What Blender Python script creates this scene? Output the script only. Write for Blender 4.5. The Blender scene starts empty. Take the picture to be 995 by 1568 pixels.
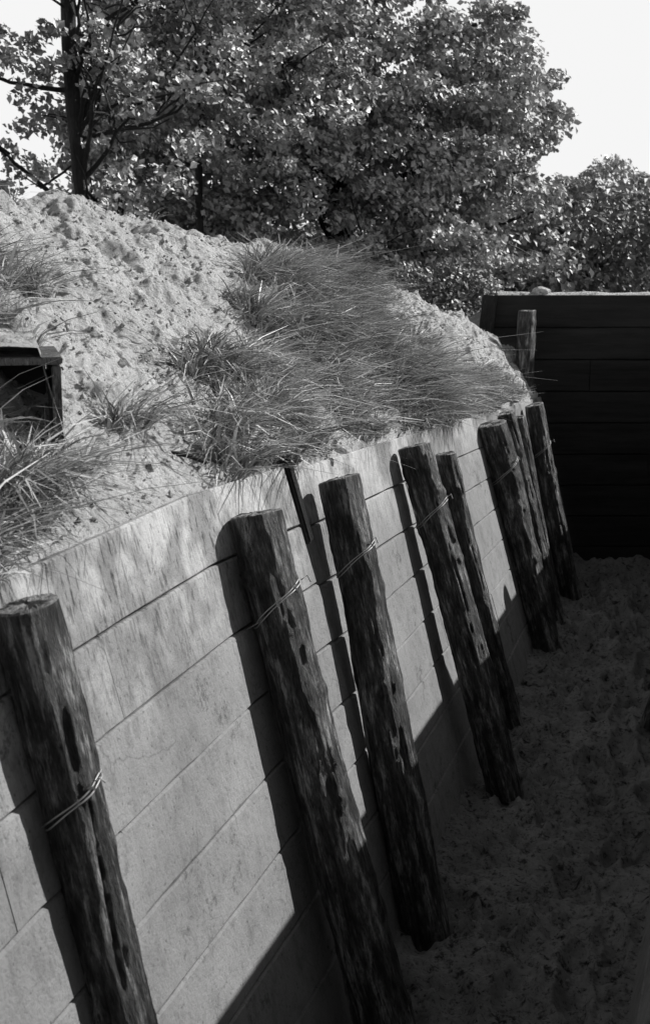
import bpy, math, numpy as np
from mathutils import Vector, Matrix
rng=np.random.default_rng(7)
H=2.2; F=2000.0; CX=497.5; CY=784.0; HOR=390.0
TH=math.atan((CY-HOR)/F); c,s=math.cos(TH),math.sin(TH)
def ray(px,py):
    u=(px-CX)/F; v=(CY-py)/F
    return np.array([u, c+v*s, -s+v*c])
def on_z(px,py,z=0.0):
    d=ray(px,py); t=(z-H)/d[2]; return np.array([0,0,H])+d*t
def on_y(px,py,Y):
    d=ray(px,py); t=Y/d[1]; return np.array([0,0,H])+d*t
def proj(P):
    P=np.asarray(P,float); x=P[...,0]; y=P[...,1]; z=P[...,2]-H
    dep=y*c-z*s; up=y*s+z*c
    return CX+F*x/dep, CY-F*up/dep
# ---------- numpy noise
def _h(ix,iy,iz,seed):
    n=(ix*374761393+iy*668265263+iz*2147483647+seed*974634777)&0xffffffff
    n=((n^(n>>13))*1274126177)&0xffffffff
    n=(n^(n>>16))&0xffffffff
    return n/4294967295.0*2-1
def vnoise(P,scale,seed=0):
    Q=np.asarray(P,float)*scale; I=np.floor(Q).astype(np.int64); f=Q-I; f=f*f*(3-2*f)
    r=0
    for a in (0,1):
        for b in (0,1):
            for d in (0,1):
                w=(f[...,0] if a else 1-f[...,0])*(f[...,1] if b else 1-f[...,1])*(f[...,2] if d else 1-f[...,2])
                r=r+w*_h(I[...,0]+a,I[...,1]+b,I[...,2]+d,seed)
    return r
def fbm(P,scale,oct=4,seed=0,g=0.5):
    r=0;a=1
    for o in range(oct):
        r=r+a*vnoise(P,scale*2**o,seed+o*17); a*=g
    return r
# ---------- mesh helpers
def link(ob): bpy.context.scene.collection.objects.link(ob); return ob
def mesh_np(name,V,Fc,mat,smooth=False):
    V=np.asarray(V,np.float32).reshape(-1,3); Fc=np.asarray(Fc,np.int32); k=Fc.shape[1]; n=len(Fc)
    me=bpy.data.meshes.new(name); me.vertices.add(len(V)); me.vertices.foreach_set('co',V.ravel())
    me.loops.add(n*k); me.loops.foreach_set('vertex_index',Fc.ravel())
    me.polygons.add(n); me.polygons.foreach_set('loop_start',np.arange(0,n*k,k,dtype=np.int32))
    me.polygons.foreach_set('loop_total',np.full(n,k,np.int32))
    me.update(calc_edges=True); me.validate()
    me.polygons.foreach_set('use_smooth',np.full(len(me.polygons),bool(smooth)))
    me.materials.append(mat)
    return link(bpy.data.objects.new(name,me))
def grid_faces(a,b,off=0):
    i=np.arange(a-1)[:,None]*b+np.arange(b-1)[None,:]
    i=i.ravel()+off
    return np.stack([i,i+1,i+b+1,i+b],1)
# ---------- materials
def newmat(name):
    m=bpy.data.materials.new(name); m.use_nodes=True; nt=m.node_tree
    return m,nt,nt.nodes['Principled BSDF']
def N(nt,t,**kw):
    n=nt.nodes.new(t)
    for k,v in kw.items(): setattr(n,k,v)
    return n
def grey(v): return (v,v,v,1)
def ramp(nt,fac,stops):
    r=N(nt,'ShaderNodeValToRGB'); e=r.color_ramp.elements
    e[0].position=stops[0][0]; e[0].color=grey(stops[0][1]); e[1].position=stops[-1][0]; e[1].color=grey(stops[-1][1])
    for p,v in stops[1:-1]:
        x=e.new(p); x.color=grey(v)
    nt.links.new(fac,r.inputs[0]); return r.outputs[0]
def noise(nt,scale,detail=6,rough=.6,mapscale=None,coord='Object'):
    tc=N(nt,'ShaderNodeTexCoord'); out=tc.outputs[coord]
    if mapscale:
        mp=N(nt,'ShaderNodeMapping'); mp.inputs['Scale'].default_value=mapscale
        nt.links.new(out,mp.inputs[0]); out=mp.outputs[0]
    n=N(nt,'ShaderNodeTexNoise'); n.inputs['Scale'].default_value=scale; n.inputs['Detail'].default_value=detail; n.inputs['Roughness'].default_value=rough
    nt.links.new(out,n.inputs['Vector']); return n.outputs[0]
def mix(nt,a,b,fac=1.0,mode='MULTIPLY'):
    m=N(nt,'ShaderNodeMix',data_type='RGBA',blend_type=mode); 
    if isinstance(fac,(int,float)): m.inputs[0].default_value=fac
    else: nt.links.new(fac,m.inputs[0])
    nt.links.new(a,m.inputs[6]); nt.links.new(b,m.inputs[7]); return m.outputs[2]
def bump(nt,b,h,strength,dist):
    n=N(nt,'ShaderNodeBump'); n.inputs['Strength'].default_value=strength; n.inputs['Distance'].default_value=dist
    nt.links.new(h,n.inputs['Height']); nt.links.new(n.outputs[0],b.inputs['Normal'])
def mat_sand(name,lo,hi,bs=.6,spk=.35):
    m,nt,b=newmat(name); a=noise(nt,3,8,.65); f=noise(nt,55,6,.78); g=noise(nt,18,5,.72)
    col=mix(nt,ramp(nt,a,[(.3,lo),(.65,hi)]),ramp(nt,f,[(.34,spk),(.46,.95),(.7,1.05)]))
    col=mix(nt,col,ramp(nt,g,[(.35,spk+.05),(.45,.95),(.7,1.05)]))
    nt.links.new(col,b.inputs['Base Color']); b.inputs['Roughness'].default_value=.95; b.inputs['Specular IOR Level'].default_value=.1
    h=mix(nt,f,g,.6,'ADD')
    bump(nt,b,h,bs,.03); return m
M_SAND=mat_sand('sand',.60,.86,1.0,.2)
M_FLOOR=mat_sand('shaded_sand',.30,.56,1.0,.15)  # darker copy of the sand, with the trench shade put into the colour
M_GROUND=mat_sand('meadow_ground',.06,.14)
def mat_wall(name,lo,hi):
    m,nt,b=newmat(name)
    a=noise(nt,2.2,8,.6); st=noise(nt,9,6,.65,(4,4,.9)); f=noise(nt,90,5,.75); g2=noise(nt,14,6,.7)
    col=ramp(nt,a,[(.3,lo),(.7,hi)])
    col=mix(nt,col,ramp(nt,st,[(.32,.6),(.47,.97),(.8,1.05)]),.45)
    col=mix(nt,col,ramp(nt,g2,[(.3,.6),(.5,1),(.75,1.12)]),.6)
    col=mix(nt,col,ramp(nt,f,[(.3,.35),(.42,.97),(.75,1.12)]),.8)
    tc=N(nt,'ShaderNodeTexCoord'); sp=N(nt,'ShaderNodeSeparateXYZ'); nt.links.new(tc.outputs['Object'],sp.inputs[0])
    mr=N(nt,'ShaderNodeMapRange'); mr.inputs[1].default_value=1.05; mr.inputs[2].default_value=1.48; nt.links.new(sp.outputs[2],mr.inputs[0])
    st2=noise(nt,30,4,.65,(2.4,2.4,.09)); dk=ramp(nt,st2,[(.52,1),(.62,.25)])
    brk=noise(nt,3,3,.6); dk2=mix(nt,dk,ramp(nt,brk,[(.45,1),(.55,0)]),1.0,'ADD')
    col=mix(nt,col,dk2,mr.outputs[0])
    v=N(nt,'ShaderNodeTexVoronoi'); v.inputs['Scale'].default_value=30; nt.links.new(tc.outputs['Object'],v.inputs[0])
    col=mix(nt,col,ramp(nt,v.outputs[0],[(.06,.3),(.12,1)]),.7)
    w=noise(nt,3.6,10,.88); col=mix(nt,col,ramp(nt,w,[(.385,.3),(.44,1)]),.8)
    vc=N(nt,'ShaderNodeTexVoronoi',feature='DISTANCE_TO_EDGE'); vc.inputs['Scale'].default_value=2.3
    mp=N(nt,'ShaderNodeMapping'); mp.inputs['Scale'].default_value=(1.2,1.2,.35)
    nz=N(nt,'ShaderNodeTexNoise'); nz.inputs['Scale'].default_value=6; nt.links.new(tc.outputs['Object'],nz.inputs['Vector'])
    va=N(nt,'ShaderNodeVectorMath',operation='MULTIPLY_ADD'); va.inputs[1].default_value=(.25,.25,.25); nt.links.new(nz.outputs['Color'],va.inputs[0]); nt.links.new(tc.outputs['Object'],va.inputs[2])
    nt.links.new(va.outputs[0],mp.inputs[0]); nt.links.new(mp.outputs[0],vc.inputs['Vector'])
    col=mix(nt,col,ramp(nt,vc.outputs['Distance'],[(.0,.4),(.004,1)]),.5)
    nt.links.new(col,b.inputs['Base Color']); b.inputs['Roughness'].default_value=.8; b.inputs['Specular IOR Level'].default_value=.25
    bump(nt,b,f,.6,.008); return m
M_WALL=mat_wall('weathered_concrete_board',.215,.31)
m,nt,b=newmat('shade_dark_board'); M_DARKWALL=m  # the end wall's shade is put into this near-black colour, not tar
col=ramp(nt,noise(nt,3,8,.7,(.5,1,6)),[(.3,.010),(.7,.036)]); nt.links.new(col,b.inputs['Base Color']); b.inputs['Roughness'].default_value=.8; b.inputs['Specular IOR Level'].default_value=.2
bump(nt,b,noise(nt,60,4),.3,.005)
def mat_bark(name,lo,hi):
    m,nt,b=newmat(name)
    a=noise(nt,1,9,.76,(30,30,4.5)); g=noise(nt,1,6,.78,(130,130,22)); k=noise(nt,1,6,.7,(13,13,6))
    col=ramp(nt,a,[(.42,lo),(.53,(lo+hi)*.25),(.62,hi)])
    col=mix(nt,col,ramp(nt,g,[(.38,.2),(.52,1),(.75,1.2)]))
    col=mix(nt,col,ramp(nt,k,[(.38,.3),(.55,1.1)]))
    nt.links.new(col,b.inputs['Base Color']); b.inputs['Roughness'].default_value=.5; b.inputs['Specular IOR Level'].default_value=.5
    h=mix(nt,a,g,.8,'ADD'); bump(nt,b,h,1,.035); return m
M_POST=mat_bark('bark_stripped_timber',.05,.62)
M_TRUNK=mat_bark('tree_bark',.02,.06)
M_END=mat_bark('cut_timber_end',.6,.9)
def mat_leaf(name,lo,hi,tr=.3):
    m,nt,b=newmat(name); g=N(nt,'ShaderNodeNewGeometry')
    col=ramp(nt,g.outputs['Random Per Island'],[(0,lo),(.7,(lo+hi)/2),(1,hi)])
    big=noise(nt,.9,3,.5); col=mix(nt,col,ramp(nt,big,[(.35,.6),(.6,1.1)]),.8)
    nt.links.new(col,b.inputs['Base Color']); b.inputs['Roughness'].default_value=.45; b.inputs['Specular IOR Level'].default_value=.5
    return m
M_LEAF=mat_leaf('leaf',.26,.8)
M_GRASS=mat_leaf('grass_blade',.12,.85)
M_WIRE,_nt,_b=newmat('steel_wire'); _b.inputs['Base Color'].default_value=grey(.4); _b.inputs['Metallic'].default_value=.4; _b.inputs['Roughness'].default_value=.5
M_STONE=mat_sand('pale_stone',.5,.7)
# ---------- left wall stations
base_px=[(-64,2600),(275,1990),(510,1568),(662,1300),(715,1190),(765,1095),(815,980),(850,912),(868,880)]
top_px=[(-430,1100),(-2,892),(292,758),(512,690),(589,668),(655,650),(745,628),(800,612),(822,605)]
B=[];T=[]
for b_,t_ in zip(base_px,top_px):
    p=on_z(*b_); B.append(p+np.array([.05,0,0])); T.append(on_y(t_[0],t_[1],p[1]))
dB=B[2]-B[0]; dT=T[2]-T[0]
k=(-2.6-B[0][1])/dB[1]
B.insert(0,B[0]+dB*k); T.insert(0,np.array([T[0][0]+dT[0]*k,-2.6,T[0][2]]))
B=np.array(B);T=np.array(T)
k=(9.12-B[-1][1])/(B[-1][1]-B[-2][1]); B=np.vstack([B,B[-1]+(B[-1]-B[-2])*k]); T=np.vstack([T,T[-1]+(T[-1]-T[-2])*k])
YS=B[:,1]
def Wl(Y,h,o=0.0):
    bx=np.interp(Y,YS,B[:,0]); tx=np.interp(Y,YS,T[:,0]); tz=np.interp(Y,YS,T[:,2])
    p=np.array([bx+(tx-bx)*h,Y,tz*h])
    d=.3
    t1=np.array([np.interp(Y+d,YS,B[:,0])-np.interp(Y-d,YS,B[:,0]),2*d,0]) if Y<8.7 else np.array([.33,1,0])
    t2=np.array([tx-bx,0,tz]); n=np.cross(t1,t2); n/=np.linalg.norm(n)
    return p+n*o
def Wr(Y,h,o=0.0):
    bx=1.09+.327*(Y-4.09); p=np.array([bx+.40*h,Y,1.66*h]); n=np.array([-.93,.30,.22]); return p+n*o
def board_wall(name,fn,s0,s1,rows,mat,seed,step=.08,lmin=1.8,lmax=3.4,cs=.002,ch=.003,dep=.010,backoff=-.035,wob=.0012,gap=.0016):
    r=np.random.default_rng(seed); V=[];Fc=[]
    hs=np.linspace(0,1,rows+1)
    for j in range(rows):
        a=s0-r.uniform(0,1.8)
        while a<s1:
            b=a+r.uniform(lmin,lmax); A=max(a,s0); Bq=min(b,s1); a=b
            if Bq-A<.05: continue
            n=max(1,int((Bq-A)/step)); S=[A+.001]+list(np.linspace(A+cs,Bq-cs,n+1))+[Bq-.001]
            off=len(V); o0=r.uniform(-.002,.002); tilt=r.uniform(.0,.005)
            for ii,sv in enumerate(S):
                w1=wob*math.sin(sv*5+j*1.7)+wob*math.sin(sv*13.7+j*3.1)+wob*.8*r.normal()
                gb=gap*r.uniform(.3,1.6); gt=gap*r.uniform(.3,1.6) if j<rows-1 else 0
                lo_=hs[j]+gb; hi_=hs[j+1]-gt
                Hh=[lo_,lo_,lo_+ch*.6+abs(w1)*.4,hi_-ch-abs(w1)*.5,hi_,hi_]
                Oo=[-.034,-dep*.7,o0,o0+tilt*.0,-dep*.6,-.034]
                for jj,hv in enumerate(Hh):
                    o=Oo[jj]
                    if ii in (0,len(S)-1): o=min(o,-.003)
                    elif jj in (2,3): o=o+w1*.3
                    V.append(fn(sv,hv,o))
            Fc.append(grid_faces(len(S),6,off))
    n=int((s1-s0)/step)+2; off=len(V)
    for sv in np.linspace(s0,s1,n):
        V.append(fn(sv,-.06,backoff)); V.append(fn(sv,1.0,backoff))
    Fc.append(grid_faces(n,2,off))
    off=len(V)
    for sv in np.linspace(s0,s1,n):
        V.append(fn(sv,1.0-.0008,-.034)); V.append(fn(sv,1.0-.0008,-.07))
    Fc.append(grid_faces(n,2,off))
    return mesh_np(name,V,np.vstack(Fc),mat)
YJ=float(np.interp(420,[292,512],[B[3][1],B[4][1]]))
board_wall('concrete_board_wall',Wl,-2.6,YJ,8,M_WALL,3)
def Wl2(Y,h,o=0.0): return Wl(Y,h*.985,o-.016)
board_wall('concrete_board_wall',Wl2,YJ+.012,9.12,8,M_WALL,11)
board_wall('concrete_board_wall',Wr,-2.6,9.1,8,M_WALL,5)
def tube(path,rad,seg=10,rough=0,seed=0,cap=True):
    path=np.asarray(path,float); n=len(path); rad=np.broadcast_to(rad,(n,)).astype(float)
    V=[];ref=np.array([1.0,.13,.05])
    for i in range(n):
        t=path[min(i+1,n-1)]-path[max(i-1,0)]; t/=np.linalg.norm(t)+1e-9
        u=ref-t*ref.dot(t)
        if np.linalg.norm(u)<.1: u=np.array([0,1.0,0])-t*t[1]
        u/=np.linalg.norm(u); v=np.cross(t,u)
        for j in range(seg):
            a=2*math.pi*j/seg; V.append(path[i]+(u*math.cos(a)+v*math.sin(a))*rad[i])
    i=np.arange(n-1)[:,None]*seg; j=np.arange(seg)[None,:]; j2=(j+1)%seg
    Fq=np.stack([(i+j).ravel(),(i+j2).ravel(),(i+seg+j2).ravel(),(i+seg+j).ravel()],1)
    return np.array(V),Fq
def box_obj(name,cen,ax,ay,az,dims,mat,bev=.006):
    me=bpy.data.meshes.new(name); import bmesh
    bm=bmesh.new(); bmesh.ops.create_cube(bm,size=1); 
    for v in bm.verts: v.co=Vector((v.co.x*dims[0],v.co.y*dims[1],v.co.z*dims[2]))
    bmesh.ops.bevel(bm,geom=bm.edges[:],offset=bev,segments=2,affect='EDGES')
    bm.to_mesh(me); bm.free(); me.materials.append(mat); ob=link(bpy.data.objects.new(name,me))
    R=Matrix((ax,ay,az)).transposed().to_4x4(); ob.matrix_world=Matrix.Translation(Vector(cen))@R; return ob
def frame(az_,xhint):
    z=Vector(az_).normalized(); x=(Vector(xhint)-z*Vector(xhint).dot(z)).normalized(); y=z.cross(x); return x,y,z
p0=Wl(YJ+.025,.84,-.004); p1=Wl(YJ+.025,1.0,-.004)
x,y,z=frame(p1-p0,(.32,.95,0)); box_obj('joint_gap_strip',(p0+p1)/2+np.array([0,0,.012]),x,y,z,(.045,.03,np.linalg.norm(p1-p0)+.04),M_TRUNK)  # added dark strip that stands in for the dark gap between wall sections
EX0=on_y(757,450,9.16)[0]
def We_(X,h,o=0.0): return np.array([X,9.16-o,1.925*h-.08*(1-h)])
board_wall('shaded_end_wall',We_,EX0,4.2,9,M_DARKWALL,21)  # dark by the shade painted into its board colour
# ---------- posts
def touch_y(px,py,off):
    lo,hi=1.2,9.1
    def f(Y):
        p=on_y(px,py,Y); tz=np.interp(Y,YS,T[:,2]); w=Wl(Y,p[2]/tz); n=Wl(Y,.5,1)-Wl(Y,.5,0)
        return (p-w).dot(n)-off
    ys=np.linspace(lo,hi,800); v=[f(a) for a in ys]
    for i in range(799):
        if v[i]>0>=v[i+1]: return float(ys[i])
    return None
def post(top_px_,base_px_,dia,seed,wire=None,Ypl=None,zext=.05,name='wooden_post',mat=None):
    r=np.random.default_rng(seed)
    b=on_z(*base_px_) if Ypl is None else on_y(base_px_[0],base_px_[1],Ypl)
    yt=b[1]
    if Ypl is None:
        q=touch_y(top_px_[0],top_px_[1],dia*.5+.004)
        if q is not None: yt=float(np.clip(q,b[1]-.05,b[1]+.45))
    t=on_y(top_px_[0],top_px_[1],yt)
    d=(t-b); L=np.linalg.norm(d); b=b-d/L*zext; L+=zext
    x,y,z=frame(d,(1,0,0)); R=Matrix((x,y,z)).transposed().to_4x4(); M=Matrix.Translation(Vector(b))@R
    ns,nl=72,300; a=np.linspace(0,2*np.pi,ns,endpoint=False); zz=np.linspace(0,L,nl)
    A,Z=np.meshgrid(a,zz); 
    P=np.stack([np.cos(A)*1.0,np.sin(A)*1.0,Z*1.3],-1); 
    R0=dia/2*(1.06-.10*Z/L)
    k1=fbm(P+seed*3.1,1.6,3,seed); P2=np.stack([np.cos(A)*3.4,np.sin(A)*3.4,Z*4.5],-1)
    k2=fbm(P2+seed*7.7,1.7,4,seed+5,.6)
    P3=np.stack([np.cos(A)*6,np.sin(A)*6,Z*8],-1); k3=np.clip(vnoise(P3+seed,1.3,seed+9)-.2,0,1)
    kn=0
    for q in range(8):
        ka,kz=r.uniform(0,6.28),r.uniform(.1,L-.05); da=np.angle(np.exp(1j*(A-ka)))
        kn=kn+.15*np.exp(-(da/.32)**2-((Z-kz)/.025)**2)-.10*np.exp(-(da/.12)**2-((Z-kz)/.010)**2)
    ck=0
    for q in range(7):
        ka,kz,kl=r.uniform(-2.4,1.0),r.uniform(.1,L),r.uniform(.12,.4); da=np.angle(np.exp(1j*(A-ka-.12*np.sin(Z*6+q))))
        ck=ck-.15*np.exp(-(da/.06)**2)*np.clip(1-np.abs(Z-kz)/kl,0,1)
    endf=np.clip((L-Z)/.06,.25,1)
    R1=R0*(1+(.06*k1+.055*k2+kn+.12*k3+ck)*endf)
    bend=.012*np.sin(Z/L*np.pi+r.uniform(0,6)); 
    tilt=r.uniform(-.12,.12)
    Zt=Z+np.where(Z>L-1e-6,tilt*np.cos(A)*R1,0)
    V=np.stack([R1*np.cos(A)+bend,R1*np.sin(A)+bend*.5,Zt],-1).reshape(-1,3)
    i=np.arange(nl-1)[:,None]*ns; j=np.arange(ns)[None,:]; j2=(j+1)%ns
    Fq=np.stack([(i+j).ravel(),(i+j2).ravel(),(i+ns+j2).ravel(),(i+ns+j).ravel()],1)
    off=len(V); cap=[]; top=V[-ns:]; cen=top.mean(0)
    rings=[.93,.55,.1]; 
    for q,f in enumerate(rings):
        rr=cen+(top-cen)*f; rr[:,2]+=.004+(.0008 if q==0 else .0025)*r.normal(size=ns); cap.append(rr)
    V=np.vstack([V]+cap); idx=[off-ns]+[off+q*ns for q in range(3)]
    CF=[]
    for q in range(3):
        jj=np.arange(ns); CF.append(np.stack([idx[q]+jj,idx[q]+(jj+1)%ns,idx[q+1]+(jj+1)%ns,idx[q+1]+jj],1))
    nb=len(Fq); Fa=np.vstack([Fq]+CF)
    ob=mesh_np(name,V,Fa,mat or M_POST); ob.data.materials.append(M_END)
    mi=np.zeros(len(Fa),np.int32); mi[nb:]=1; 
    if len(ob.data.polygons)==len(Fa): ob.data.polygons.foreach_set('material_index',mi)
    sm=np.zeros(len(Fa),bool); sm[:nb]=True
    if len(ob.data.polygons)==len(Fa): ob.data.polygons.foreach_set('use_smooth',sm)
    ob.matrix_world=M
    if wire:
        allV=[];allF=[];o=0
        for q in range(2):
            aa=np.linspace(0,2*np.pi,61); z0=L*(1-wire)+q*.010; pr=dia/2*1.06
            zr=z0+dia*.3*np.cos(aa)+.003*np.sin(3*aa+q)
            ai=np.round((aa%(2*np.pi))/(2*np.pi)*ns).astype(int)%ns; zi=np.clip((zr/L*(nl-1)).astype(int),0,nl-1)
            rr=R1[zi,ai]; rr=np.convolve(np.pad(rr,2,mode='wrap'),np.ones(5)/5,'valid')+.003
            ring=np.stack([rr*np.cos(aa)+bend[zi,0],rr*np.sin(aa)+bend[zi,0]*.5,zr],1)
            v,f=tube(ring,.0019,6); allV.append(v); allF.append(f+o); o+=len(v)
        st=np.array([[-pr*.8,-pr*.6,z0-dia*.26],[-pr-.02,-pr*.4,z0-dia*.34],[-pr-.06,-.0,z0-dia*.48]]); v,f=tube(st,.0018,6); allV.append(v); allF.append(f+o); o+=len(v)
        st=np.array([[pr*.9,-pr*.5,z0+dia*.3],[pr*1.15,-pr*.55,z0+dia*.36],[pr*1.2,-pr*.3,z0+dia*.22]]); v,f=tube(st,.0022,6); allV.append(v); allF.append(f+o); o+=len(v)
        w=mesh_np('binding_wire',np.vstack(allV),np.vstack(allF),M_WIRE,True); w.parent=ob
    return ob
PL=[((34,930),(308,2000),.122,.245),((396,787),(592,1590),.155,.165),((514,735),(655,1420),.148,.175),((637,683),(767,1205),.145,.19),
    ((683,695),(783,1108),.10,None),((750,650),(836,992),.17,.2),((770,634),(852,952),.115,None),((790,640),(848,925),.09,None),((818,620),(874,912),.122,.22)]
for i,(a,b,d,w) in enumerate(PL): post(a,b,d,31+i,w)
for Y in (1.0,5.9,7.4):
    q=Wr(Y,0,.09); t=Wr(Y,.96,.09); 
    pb=proj(q); pt=proj(t); post((pt[0],pt[1]),(pb[0],pb[1]),.13,int(Y*10),.2,Ypl=Y)
post((808,476),(801,720),.125,77,None,Ypl=8.98,name='wooden_post')
pA=on_y(750,452,9.12); pB=on_y(733,600,9.12); x,y,z=frame(pA-pB,(1,0,0))
box_obj('end_wall_plank',(pA+pB)/2,x,y,z,(.1,.04,np.linalg.norm(pA-pB)),M_TRUNK)
# ---------- trench floor
ny,nx=1100,110
Yv=np.linspace(-2.6,9.30,ny); kx=np.linspace(0,1,nx)
lb=np.interp(Yv,YS,B[:,0])-.12; rb=1.09+.327*(Yv-4.09)+.12
X=lb[:,None]+(rb-lb)[:,None]*kx[None]; Yg=np.repeat(Yv[:,None],nx,1)
P=np.stack([X,Yg,np.zeros_like(X)],-1)
e=np.minimum(kx,1-kx)[None]*(rb-lb)[:,None]
Z=.022*fbm(P,4,3,1)+.022*np.clip(fbm(P,9,3,2),-1,.5)+.014*fbm(P,24,3,3)+.05*np.exp(-(e/.12)**2)-.01+.06*np.exp(-((9.16-Yg)/.12)**2)
rf=np.random.default_rng(14)
for q in range(110):
    Yc=rf.uniform(2.5,9); kc=rf.uniform(.22,.82); ang=-.32+rf.normal()*.3
    Xc=np.interp(Yc,Yv,lb)*(1-kc)+np.interp(Yc,Yv,rb)*kc
    dx=X-Xc; dy=Yg-Yc; a_=dx*math.cos(ang)-dy*math.sin(-ang)*1; b_=dy*math.cos(ang)+dx*math.sin(-ang)
    rr=(a_/.05)**2+(b_/.13)**2
    Z=Z-.036*np.exp(-rr**2)+.018*np.exp(-((rr-1.6)/.6)**2)
P[...,2]=Z
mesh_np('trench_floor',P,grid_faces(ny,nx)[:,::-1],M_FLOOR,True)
# ---------- bank
cr=[np.array([T[0][0]-2.3,-2.9+.6,2.45]),np.array([-3.0,2.7,2.5]),np.array([-2.2,4.2,2.5]),
    on_y(-90,282,5.1),on_y(90,308,6.0),on_y(250,342,6.8),on_y(380,378,7.4),on_y(510,405,8.1),on_y(645,462,8.8),on_y(715,505,9.05),on_y(745,525,9.12)]
C=np.array(cr); NS=1150; NW=240
L_=np.concatenate([[0],np.cumsum(np.linalg.norm(np.diff(T,axis=0),axis=1))]); L_/=L_[-1]
sv=np.concatenate([np.linspace(0,L_[1],120,endpoint=False),np.linspace(L_[1],1,NS-120)])
sm=lambda A:np.stack([np.interp(sv,L_,A[:,i]) for i in range(3)],1)
Ts=sm(T); Cs=sm(C)
kk=np.ones(71)/71
def smooth(A):
    Q=np.pad(A,((35,35),(0,0)),mode='edge'); return np.stack([np.convolve(Q[:,i],kk,'valid') for i in range(3)],1)
Cs=smooth(Cs)
wv=np.concatenate([np.linspace(0,1.05,200),np.linspace(1.07,1.9,NW-200)])
G=np.zeros((NS,NW,3))
for j,w in enumerate(wv):
    if w<=1:
        p=Ts+(Cs-Ts)*w; 
        p[:,2]+=.10*math.sin(math.pi*min(1,w))
    else:
        q=w-1; p=Cs+(Cs-Ts)*q*np.array([1,1,0])+0.0; p[:,2]=Cs[:,2]-.9*q**1.3-.25*q; 
    G[:,j]=p
G[:,:,0]-=.03
fade=np.clip(wv/.08,0.15,1)[None]
ridg=1-np.abs(fbm(G*np.array([1,.7,1]),7,3,61))
D=.05*fbm(G,1.6,3,9)+.045*fbm(G,5,3,10)+.030*np.clip(fbm(G,10,3,12),-1,.8)+.011*fbm(G,27,3,13,.65)+.02*(ridg-.6)
G[:,:,2]+=D*fade
G[:,:,0]+=fade*.02*fbm(G,10,3,19)
skirt=G[:,:1].copy(); skirt[:,:,2]-=.16; skirt[:,:,0]-=.01
Gm=np.concatenate([skirt,G],1)
mesh_np('sand_bank',Gm,grid_faces(NS,NW+1)[:,::-1],M_SAND,True)
gx,gy=proj(G)
dG=np.gradient(G,axis=0); dW=np.gradient(G,axis=1); nG=np.cross(dW,dG); area=np.linalg.norm(nG,axis=-1); nG/=area[...,None]+1e-9
nG[nG[...,2]<0]*=-1
# ---------- ground sheet with an opening for the trench
ring=[p+np.array([-.35,.1,-.35]) for p in C[:-2]]
ring+= [np.array([EX0-.2,9.3,1.75]),np.array([EX0,9.2,1.86]),np.array([2.2,9.2,1.89]),np.array([3.0,9.2,1.88])]
for Y in np.linspace(9.1,-2.6,9):
    q=Wr(Y,1,-.06); ring.append(np.array([q[0],q[1],1.66]))
ring.append(np.array([-2.6,-2.7,1.5]))
ring=np.array(ring); cen=np.array([0,3.5,0]); n=len(ring)
d=ring-cen; d[:,2]=0; d/=np.linalg.norm(d,axis=1,keepdims=True)
r2=ring+d*.9; r2[:,2]-=.1; r3=ring+d*3.0; r3[:,2]=1.15; r4=ring+d*40; r4[:,2]=1.1; r5=ring+d*1500; r5[:,2]=1.1
V=np.vstack([ring,r2,r3,r4,r5]); Fc=[]
for k_ in range(4):
    for i in range(n): Fc.append([k_*n+i,k_*n+(i+1)%n,(k_+1)*n+(i+1)%n,(k_+1)*n+i])
mesh_np('ground',V,Fc,M_GROUND)
# ---------- grass
def inpoly(x,y,poly):
    r=np.zeros(x.shape,bool); n=len(poly)
    for i in range(n):
        x1,y1=poly[i];x2,y2=poly[(i+1)%n]
        cnd=((y1>y)!=(y2>y))&(x<(x2-x1)*(y-y1)/(y2-y1+1e-9)+x1); r^=cnd
    return r
G1=[(235,600),(300,545),(350,505),(365,455),(390,408),(470,400),(540,432),(575,460),(640,520),(690,575),(750,560),(798,605),(798,640),(690,660),(600,700),(540,725),(450,740),(400,750),(350,735),(280,670)]
G2=[(-150,640),(40,650),(85,725),(70,800),(30,870),(-150,940)]
G3=[(-150,380),(20,410),(65,455),(80,535),(-150,545)]
G4=[(165,640),(205,640),(205,662),(165,662)]
front=(wv<1.03)[None,:]*np.ones((NS,1))
dens=np.zeros((NS,NW)); cl=fbm(G,1.8,3,50); cl2=fbm(G,4.5,2,51)
dens[inpoly(gx,gy,G1)]=1.0; dens[inpoly(gx,gy,G2)]=.9; dens[inpoly(gx,gy,G3)]=.7
dens*=np.clip(.7+cl*.8+cl2*1.3,.02,1.8)
dens[inpoly(gx,gy,G4)]=1.2
dens+=.0015
dens*=front*area
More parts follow.
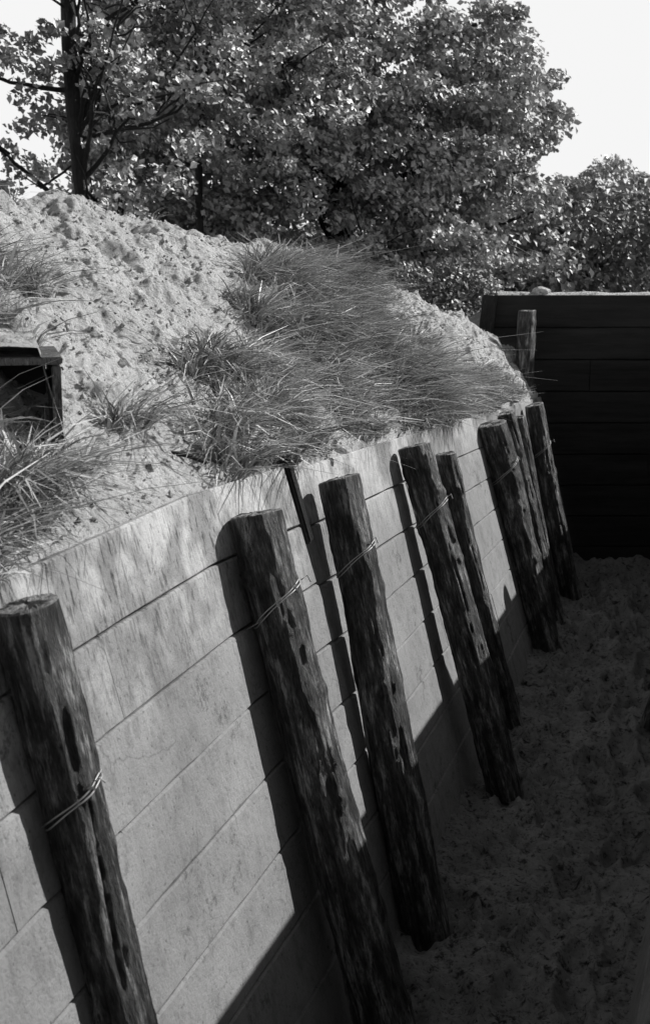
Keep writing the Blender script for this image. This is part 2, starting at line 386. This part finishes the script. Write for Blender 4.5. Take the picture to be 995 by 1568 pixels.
def tussocks(cnt,per,Lr,seed,dn,wid=.0026,spread=.045):
    r=np.random.default_rng(seed); pr=(dn/dn.sum()).ravel(); ids=r.choice(len(pr),cnt,p=pr)
    cenr=G.reshape(-1,3)[ids]; nn=nG.reshape(-1,3)[ids]; ex=np.clip((790-gx.reshape(-1)[ids])/120,.45,1)
    n=cnt*per; ci=np.repeat(np.arange(cnt),per)
    a=r.uniform(0,2*np.pi,n); rad=spread*np.sqrt(r.uniform(0,1,n))*r.uniform(.3,1.3,cnt)[ci]
    hd=np.stack([np.cos(a),np.sin(a),np.zeros(n)],1)
    root=cenr[ci]+hd*rad[:,None]; root[:,2]-=.012
    Lb=r.uniform(Lr[0],Lr[1],n)*(r.uniform(.4,1.4,cnt)*ex)[ci]
    ds=nn.copy(); ds[:,2]=0; wn=r.normal(size=(cnt,3))*.38*np.array([1,1,0])
    lean=hd*r.uniform(.1,1.3,n)[:,None]+ds[ci]*.22+wn[ci]+r.normal(size=(n,3))*.35*np.array([1,1,0])
    up=np.zeros((n,3)); up[:,2]=1
    ln=np.linalg.norm(lean,axis=1,keepdims=True); side=np.stack([-lean[:,1],lean[:,0],np.zeros(n)],1)/(ln+1e-6)
    side=side+r.normal(size=(n,3))*.4
    lv=[0,.33,.68,1.0]; V=np.zeros((n,8,3)); wd=wid*r.uniform(.5,1.6,n)
    droop=r.uniform(.3,1.7,n)
    for q,t in enumerate(lv):
        p=root+Lb[:,None]*(up*(t-droop*.6*t*t)[:,None] + lean*(t**1.6))
        w=wd*(1-t*.88)
        V[:,2*q]=p-side*w[:,None]; V[:,2*q+1]=p+side*w[:,None]
    b=np.arange(n)[:,None]*8
    Fq=np.concatenate([b+np.array([0,1,3,2]),b+np.array([2,3,5,4]),b+np.array([4,5,7,6])])
    return V.reshape(-1,3),Fq
v1,f1=tussocks(1900,40,(.08,.21),1,dens,wid=.0034)
v2,f2=tussocks(700,14,(.03,.09),2,dens+.02*front*area,wid=.0026)
mesh_np('grass',np.vstack([v1,v2]),np.vstack([f1,f2+len(v1)]),M_GRASS)
# ---------- clods of soil
def clods(name,pts,sz,seed,mat):
    r=np.random.default_rng(seed); o=np.array([[1,0,0],[0,1,0],[-1,0,0],[0,-1,0],[0,0,1],[0,0,-1.]])
    f=np.array([[0,1,4],[1,2,4],[2,3,4],[3,0,4],[1,0,5],[2,1,5],[3,2,5],[0,3,5]])
    n=len(pts); V=pts[:,None]+o[None]*(sz[:,None,None]*r.uniform(.5,1.3,(n,6,1)))+r.normal(size=(n,6,3))*.25*sz[:,None,None]
    Fc=(np.arange(n)[:,None,None]*6+f[None]).reshape(-1,3); return mesh_np(name,V,Fc,mat)
M_LITTER=mat_sand('dark_litter',.06,.2)
pr=(area*front); pr=(pr/pr.sum()).ravel(); ids=rng.choice(len(pr),7000,p=pr)
clods('soil_clods',G.reshape(-1,3)[ids]+rng.normal(size=(7000,3))*.006,rng.uniform(.003,.008,7000)*rng.choice([1,1,1.9],7000),4,M_SAND)
ids=rng.choice(len(pr),7000,p=pr)
clods('leaf_litter',G.reshape(-1,3)[ids]+rng.normal(size=(7000,3))*.004,rng.uniform(.002,.008,7000),6,M_LITTER)
PF=P.reshape(-1,3); ids=rng.choice(len(PF),7000)
clods('floor_pebbles',PF[ids]+rng.normal(size=(7000,3))*np.array([.006,.006,.001]),rng.uniform(.003,.009,7000),5,M_FLOOR)
def stone(px,py,Y,r_,seed):
    import bmesh
    bm=bmesh.new(); bmesh.ops.create_icosphere(bm,subdivisions=3,radius=r_)
    co=np.array([v.co[:] for v in bm.verts]); k=1+.3*fbm(co/r_+seed,1.3,3,seed)
    for v,q in zip(bm.verts,k): v.co=Vector((v.co.x*q*1.2,v.co.y*q,v.co.z*q*.7))
    me=bpy.data.meshes.new('stone'); bm.to_mesh(me); bm.free(); me.materials.append(M_STONE)
    ob=link(bpy.data.objects.new('stone',me)); ob.location=on_y(px,py,Y)
stone(523,688,B[4][1]+.02,.022,3); stone(828,447,9.22,.05,5)
nq=160; xs=np.linspace(EX0+.02,4.1,nq); rows_=[]
for yy,zz_ in ((9.165,0),(9.185,.012),(9.215,.018),(9.27,.0)):
    pts_=np.stack([xs,np.full(nq,yy),np.full(nq,1.922+zz_)],1); pts_[:,2]+=(.010*fbm(pts_,6,3,70)+.004) * (1 if zz_>0 else 0); rows_.append(pts_)
dr=np.stack(rows_,1); mesh_np('sand_drift',dr,grid_faces(nq,4)[:,::-1],M_SAND,True)
# ---------- firing slot in the bank
dd=(gx-14)**2+(gy-676)**2; dd[~(front>0)]=1e9; ii=np.unravel_index(dd.argmin(),dd.shape); E=G[ii]
par_e=bpy.data.objects.new('timber_firing_slot',None); link(par_e); par_e.location=E
ax=Vector((.97,.24,0)).normalized(); ay=Vector((-.24,.97,0)).normalized(); az=Vector((0,0,1))
w_,h_,dp=.36,.185,.4
M_FRAME=mat_bark('sawn_frame_timber',.18,.5)
def part(nm,lx,ly,lz,dims,m):
    ob=box_obj(nm,Vector(E)+ax*lx+ay*ly+az*(lz-.0),ax,ay,az,dims,m,.003); ob.parent=par_e; ob.matrix_parent_inverse=Matrix.Translation(Vector(E)).inverted()
ox=-.06
part('lintel',ox,.19,h_,(w_+.03,dp,.018),M_FRAME)
part('jamb_right',ox+w_/2,.19,h_/2-.012,(.022,dp-.01,h_),M_FRAME)
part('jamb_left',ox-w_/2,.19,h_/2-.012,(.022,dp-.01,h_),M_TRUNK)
part('back_board',ox,.36,h_/2-.012,(w_-.03,.03,h_),M_DARKWALL)
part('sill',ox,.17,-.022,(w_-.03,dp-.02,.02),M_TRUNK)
gxn=70; uu,vv=np.meshgrid(np.linspace(-.5,.5,gxn),np.linspace(-.36,.75,gxn),indexing='ij')
base=np.array(E); axn=np.array(ax); ayn=np.array(ay)
pp=base+axn*(uu[...,None]*.58+ox)+ayn*((vv[...,None])*.5+.17)
inside=np.clip((.355-np.abs(uu))*9,0,1)
pp[...,2]=base[2]+h_+.008+.03*np.clip(1-(2.2*np.abs(uu))**2,0,1)-.28*(1-inside)+.0
pp[...,2]+=(.018*fbm(pp,12,3,5)+.01*fbm(pp,30,2,6)+.012)*np.clip((vv+.36)*5,0.1,1)
pp[...,0]+=.012*fbm(pp,14,2,8)*(1-inside)
mesh_np('sand_heap',pp,grid_faces(gxn,gxn),M_SAND,True)
dd=(gx-285)**2+(gy-708)**2; ii=np.unravel_index(np.where(front>0,dd,1e9).argmin(),dd.shape); q=G[ii]
v,f=tube([q+np.array([-.06,.02,.025]),q+np.array([0,0,.02]),q+np.array([.06,-.02,.0])],[.006,.008,.005],8); mesh_np('stick',v,f,M_TRUNK,True)
# ---------- trees
def leaves(cent,rad,per,size,seed,flat=.6):
    r=np.random.default_rng(seed); n=len(cent)*per; ci=np.repeat(np.arange(len(cent)),per)
    d=r.normal(size=(n,3)); d/=np.linalg.norm(d,axis=1,keepdims=True); rr=r.uniform(0,1,n)**.5
    p=cent[ci]+d*(rad[ci]*rr)[:,None]*np.array([1,1,flat])
    nm=r.normal(size=(n,3))*.55+np.array([.6,-.25,.6]); nm/=np.linalg.norm(nm,axis=1,keepdims=True)
    t=r.normal(size=(n,3)); t-=nm*(t*nm).sum(1,keepdims=True); t/=np.linalg.norm(t,axis=1,keepdims=True); b=np.cross(nm,t)
    sz=size*r.uniform(.6,1.35,n)[:,None]
    V=np.stack([p-t*sz*.5,p+b*sz*.36+t*sz*.05+nm*sz*.08,p+t*sz*.55-nm*sz*.1,p-b*sz*.36+t*sz*.05+nm*sz*.08],1)
    return V.reshape(-1,3),np.arange(n*4).reshape(-1,4)
def crown(n,cen,R,seed,shell=.45,lump=.18):
    r=np.random.default_rng(seed); d=r.normal(size=(n,3)); d/=np.linalg.norm(d,axis=1,keepdims=True)
    d[:,1]=np.where(r.uniform(size=n)<.35,-np.abs(d[:,1]),d[:,1])
    k=(shell+(1-shell)*r.uniform(0,1,n)**.6)*(1+lump*vnoise(d+5,2.4,seed)+.07*vnoise(d,6,seed+2))
    return np.array(cen)+d*k[:,None]*np.array(R)
def tree(name,X,Y,zb,cen,R,ncl,per,crad,lsize,seed,tr=.16,nl=26,shell=.45,top=None,lean=0,lump=.12,mat=None,yoff=0,taper=.7):
    r=np.random.default_rng(seed); cl=crown(ncl,np.array(cen)+np.array([0,yoff,0]),R,seed,shell,lump)
    ztop=top or cen[2]+R[2]*.75
    hh=np.linspace(0,1,14); path=np.stack([X+(cen[0]-X)*hh**1.5*.8+.05*np.sin(hh*7+seed)+lean*hh,Y+(cen[1]-Y)*hh+.06*np.cos(hh*6),zb+(ztop-zb)*hh],1)
    Vs=[];Fs=[];o=0
    v,f=tube(path,tr*(1-taper*hh),12); Vs.append(v);Fs.append(f);o+=len(v)
    for q in r.choice(len(cl),min(nl,len(cl)),replace=False):
        tg=cl[q]; ti=int(np.clip(np.searchsorted(path[:,2],tg[2]-r.uniform(.5,1.6)),2,12)); st=path[ti]
        tt=np.linspace(0,1,9)[:,None]; lat=np.linalg.norm(tg-st)
        pp=st+(tg-st)*tt; pp[:,2]+=.15*lat*np.sin(np.pi*tt[:,0]*.9)*r.uniform(-.4,1); pp+=r.normal(size=pp.shape)*.035*tt
        r0=tr*.36*(1-.6*ti/13); v,f=tube(pp,r0*(1-.85*tt[:,0])+.005,7); Vs.append(v);Fs.append(f+o);o+=len(v)
        for _ in range(3):
            m_=r.integers(3,8); s0_=pp[m_]; e_=s0_+r.normal(size=3)*np.array([.4,.4,.3])+(tg-st)/(lat+.01)*.3
            t4=np.linspace(0,1,5)[:,None]; p3=s0_+(e_-s0_)*t4+r.normal(size=(5,3))*.02; v,f=tube(p3,.011*(1-.7*t4[:,0])+.003,5); Vs.append(v);Fs.append(f+o);o+=len(v)
    tk=mesh_np(name,np.vstack(Vs),np.vstack(Fs),M_TRUNK,True)
    v,f=leaves(cl,r.uniform(.6,1.3,len(cl))*crad,per,lsize,seed+1)
    fo=mesh_np('foliage',v,f,mat or M_LEAF); fo.parent=tk
    return tk
def pc(px,py,Y): return on_y(px,py,Y)
m18=18/F*1.0
cB=pc(492,262,18)
tree('oak_tree',cB[0]+.3,18,1.1,cB,(380*m18,2.2,315*m18),860,165,.31,.086,101,tr=.24,nl=20,shell=.35)
cA=pc(122,110,13); 
tree('oak_tree',pc(128,290,13)[0],13,1.1,cA,(1.6,1.1,1.7),100,72,.23,.075,202,tr=.085,nl=20,shell=.3,top=6.8,lean=-.05,yoff=.4,taper=.3)
cD=pc(360,30,15.5)
tree('oak_tree',pc(300,300,16)[0],16,1.1,cD,(1.65,1.2,1.9),190,120,.28,.075,303,tr=.06,nl=10,shell=.3,yoff=-.3)
cC=pc(905,425,24)
tree('oak_tree',cC[0],24,1.1,cC,(1.9,1.6,2.05),240,150,.34,.105,404,tr=.16,nl=8,shell=.4)
cC=pc(1060,440,27)
tree('oak_tree',cC[0],27,1.1,cC,(2.4,1.6,1.7),180,140,.40,.115,414,tr=.16,nl=8,shell=.4)
r=np.random.default_rng(9); n=420
px=r.uniform(210,1150,n); Yd=r.uniform(19.5,30,n); top=np.interp(px,[170,300,500,1150],[.1,.6,1.1,1.3])
cl=np.stack([(px-CX)/F*Yd*1.0,Yd,1.1+r.uniform(0,1,n)*(.7+top)],1)
v,f=leaves(cl,r.uniform(.4,.8,n),110,.12,77,.8); M_HEDGE=mat_leaf('hedge_leaf',.14,.45); mesh_np('distant_hedgerow',v,f,M_HEDGE)
M_SHRUB=mat_leaf('shrub_leaf',.1,.3)
cS=pc(665,480,12.5); cl=crown(60,cS,(.75,.5,.42),88,.3); v,f=leaves(cl,np.full(60,.2),110,.05,89); 
v2,f2=tube([cS+np.array([0,0,-1.1]),cS+np.array([.03,0,-.5]),cS],[.03,.025,.01],7)
sh=mesh_np('shrub',v2,f2,M_TRUNK); fo=mesh_np('foliage',v,f,M_SHRUB); fo.parent=sh
# ---------- light
SAZ=math.radians(66); SEL=math.radians(36)
sd=Vector((math.sin(SAZ)*math.cos(SEL),math.cos(SAZ)*math.cos(SEL),math.sin(SEL)))
L=bpy.data.lights.new('sun','SUN'); L.energy=5; L.angle=math.radians(.5); L.color=(1,.995,.985)
lo=link(bpy.data.objects.new('sun',L)); lo.rotation_euler=sd.to_track_quat('Z','Y').to_euler()
W=bpy.data.worlds.new('World'); bpy.context.scene.world=W; W.use_nodes=True; nt=W.node_tree
sk=N(nt,'ShaderNodeTexSky',sky_type='NISHITA'); sk.sun_disc=False; sk.sun_elevation=SEL; sk.sun_rotation=SAZ; sk.dust_density=1.0
bw=N(nt,'ShaderNodeRGBToBW'); nt.links.new(sk.outputs[0],bw.inputs[0])
tc=N(nt,'ShaderNodeTexCoord'); sp=N(nt,'ShaderNodeSeparateXYZ'); nt.links.new(tc.outputs['Generated'],sp.inputs[0])
mr=N(nt,'ShaderNodeMapRange',interpolation_type='SMOOTHSTEP'); mr.inputs[1].default_value=.20; mr.inputs[2].default_value=.42; mr.inputs[3].default_value=11.5; mr.inputs[4].default_value=0
nt.links.new(sp.outputs[2],mr.inputs[0])
mx=N(nt,'ShaderNodeMath',operation='MAXIMUM'); nt.links.new(bw.outputs[0],mx.inputs[0]); nt.links.new(mr.outputs[0],mx.inputs[1])
nt.links.new(mx.outputs[0],nt.nodes['Background'].inputs[0]); nt.nodes['Background'].inputs[1].default_value=.08
# ---------- camera
cam=bpy.data.cameras.new('camera'); co=link(bpy.data.objects.new('camera',cam)); co.location=(0,0,H)
co.rotation_euler=(math.radians(90)-TH,0,0); cam.sensor_fit='VERTICAL'; cam.sensor_height=36; cam.sensor_width=24; cam.lens=36*F/1568
cam.clip_start=.05; cam.clip_end=4000; cam.dof.use_dof=True; cam.dof.focus_distance=5.0; cam.dof.aperture_fstop=9
sc=bpy.context.scene; sc.camera=co
sc.view_settings.view_transform='Standard'; sc.view_settings.look='None'; sc.view_settings.exposure=0
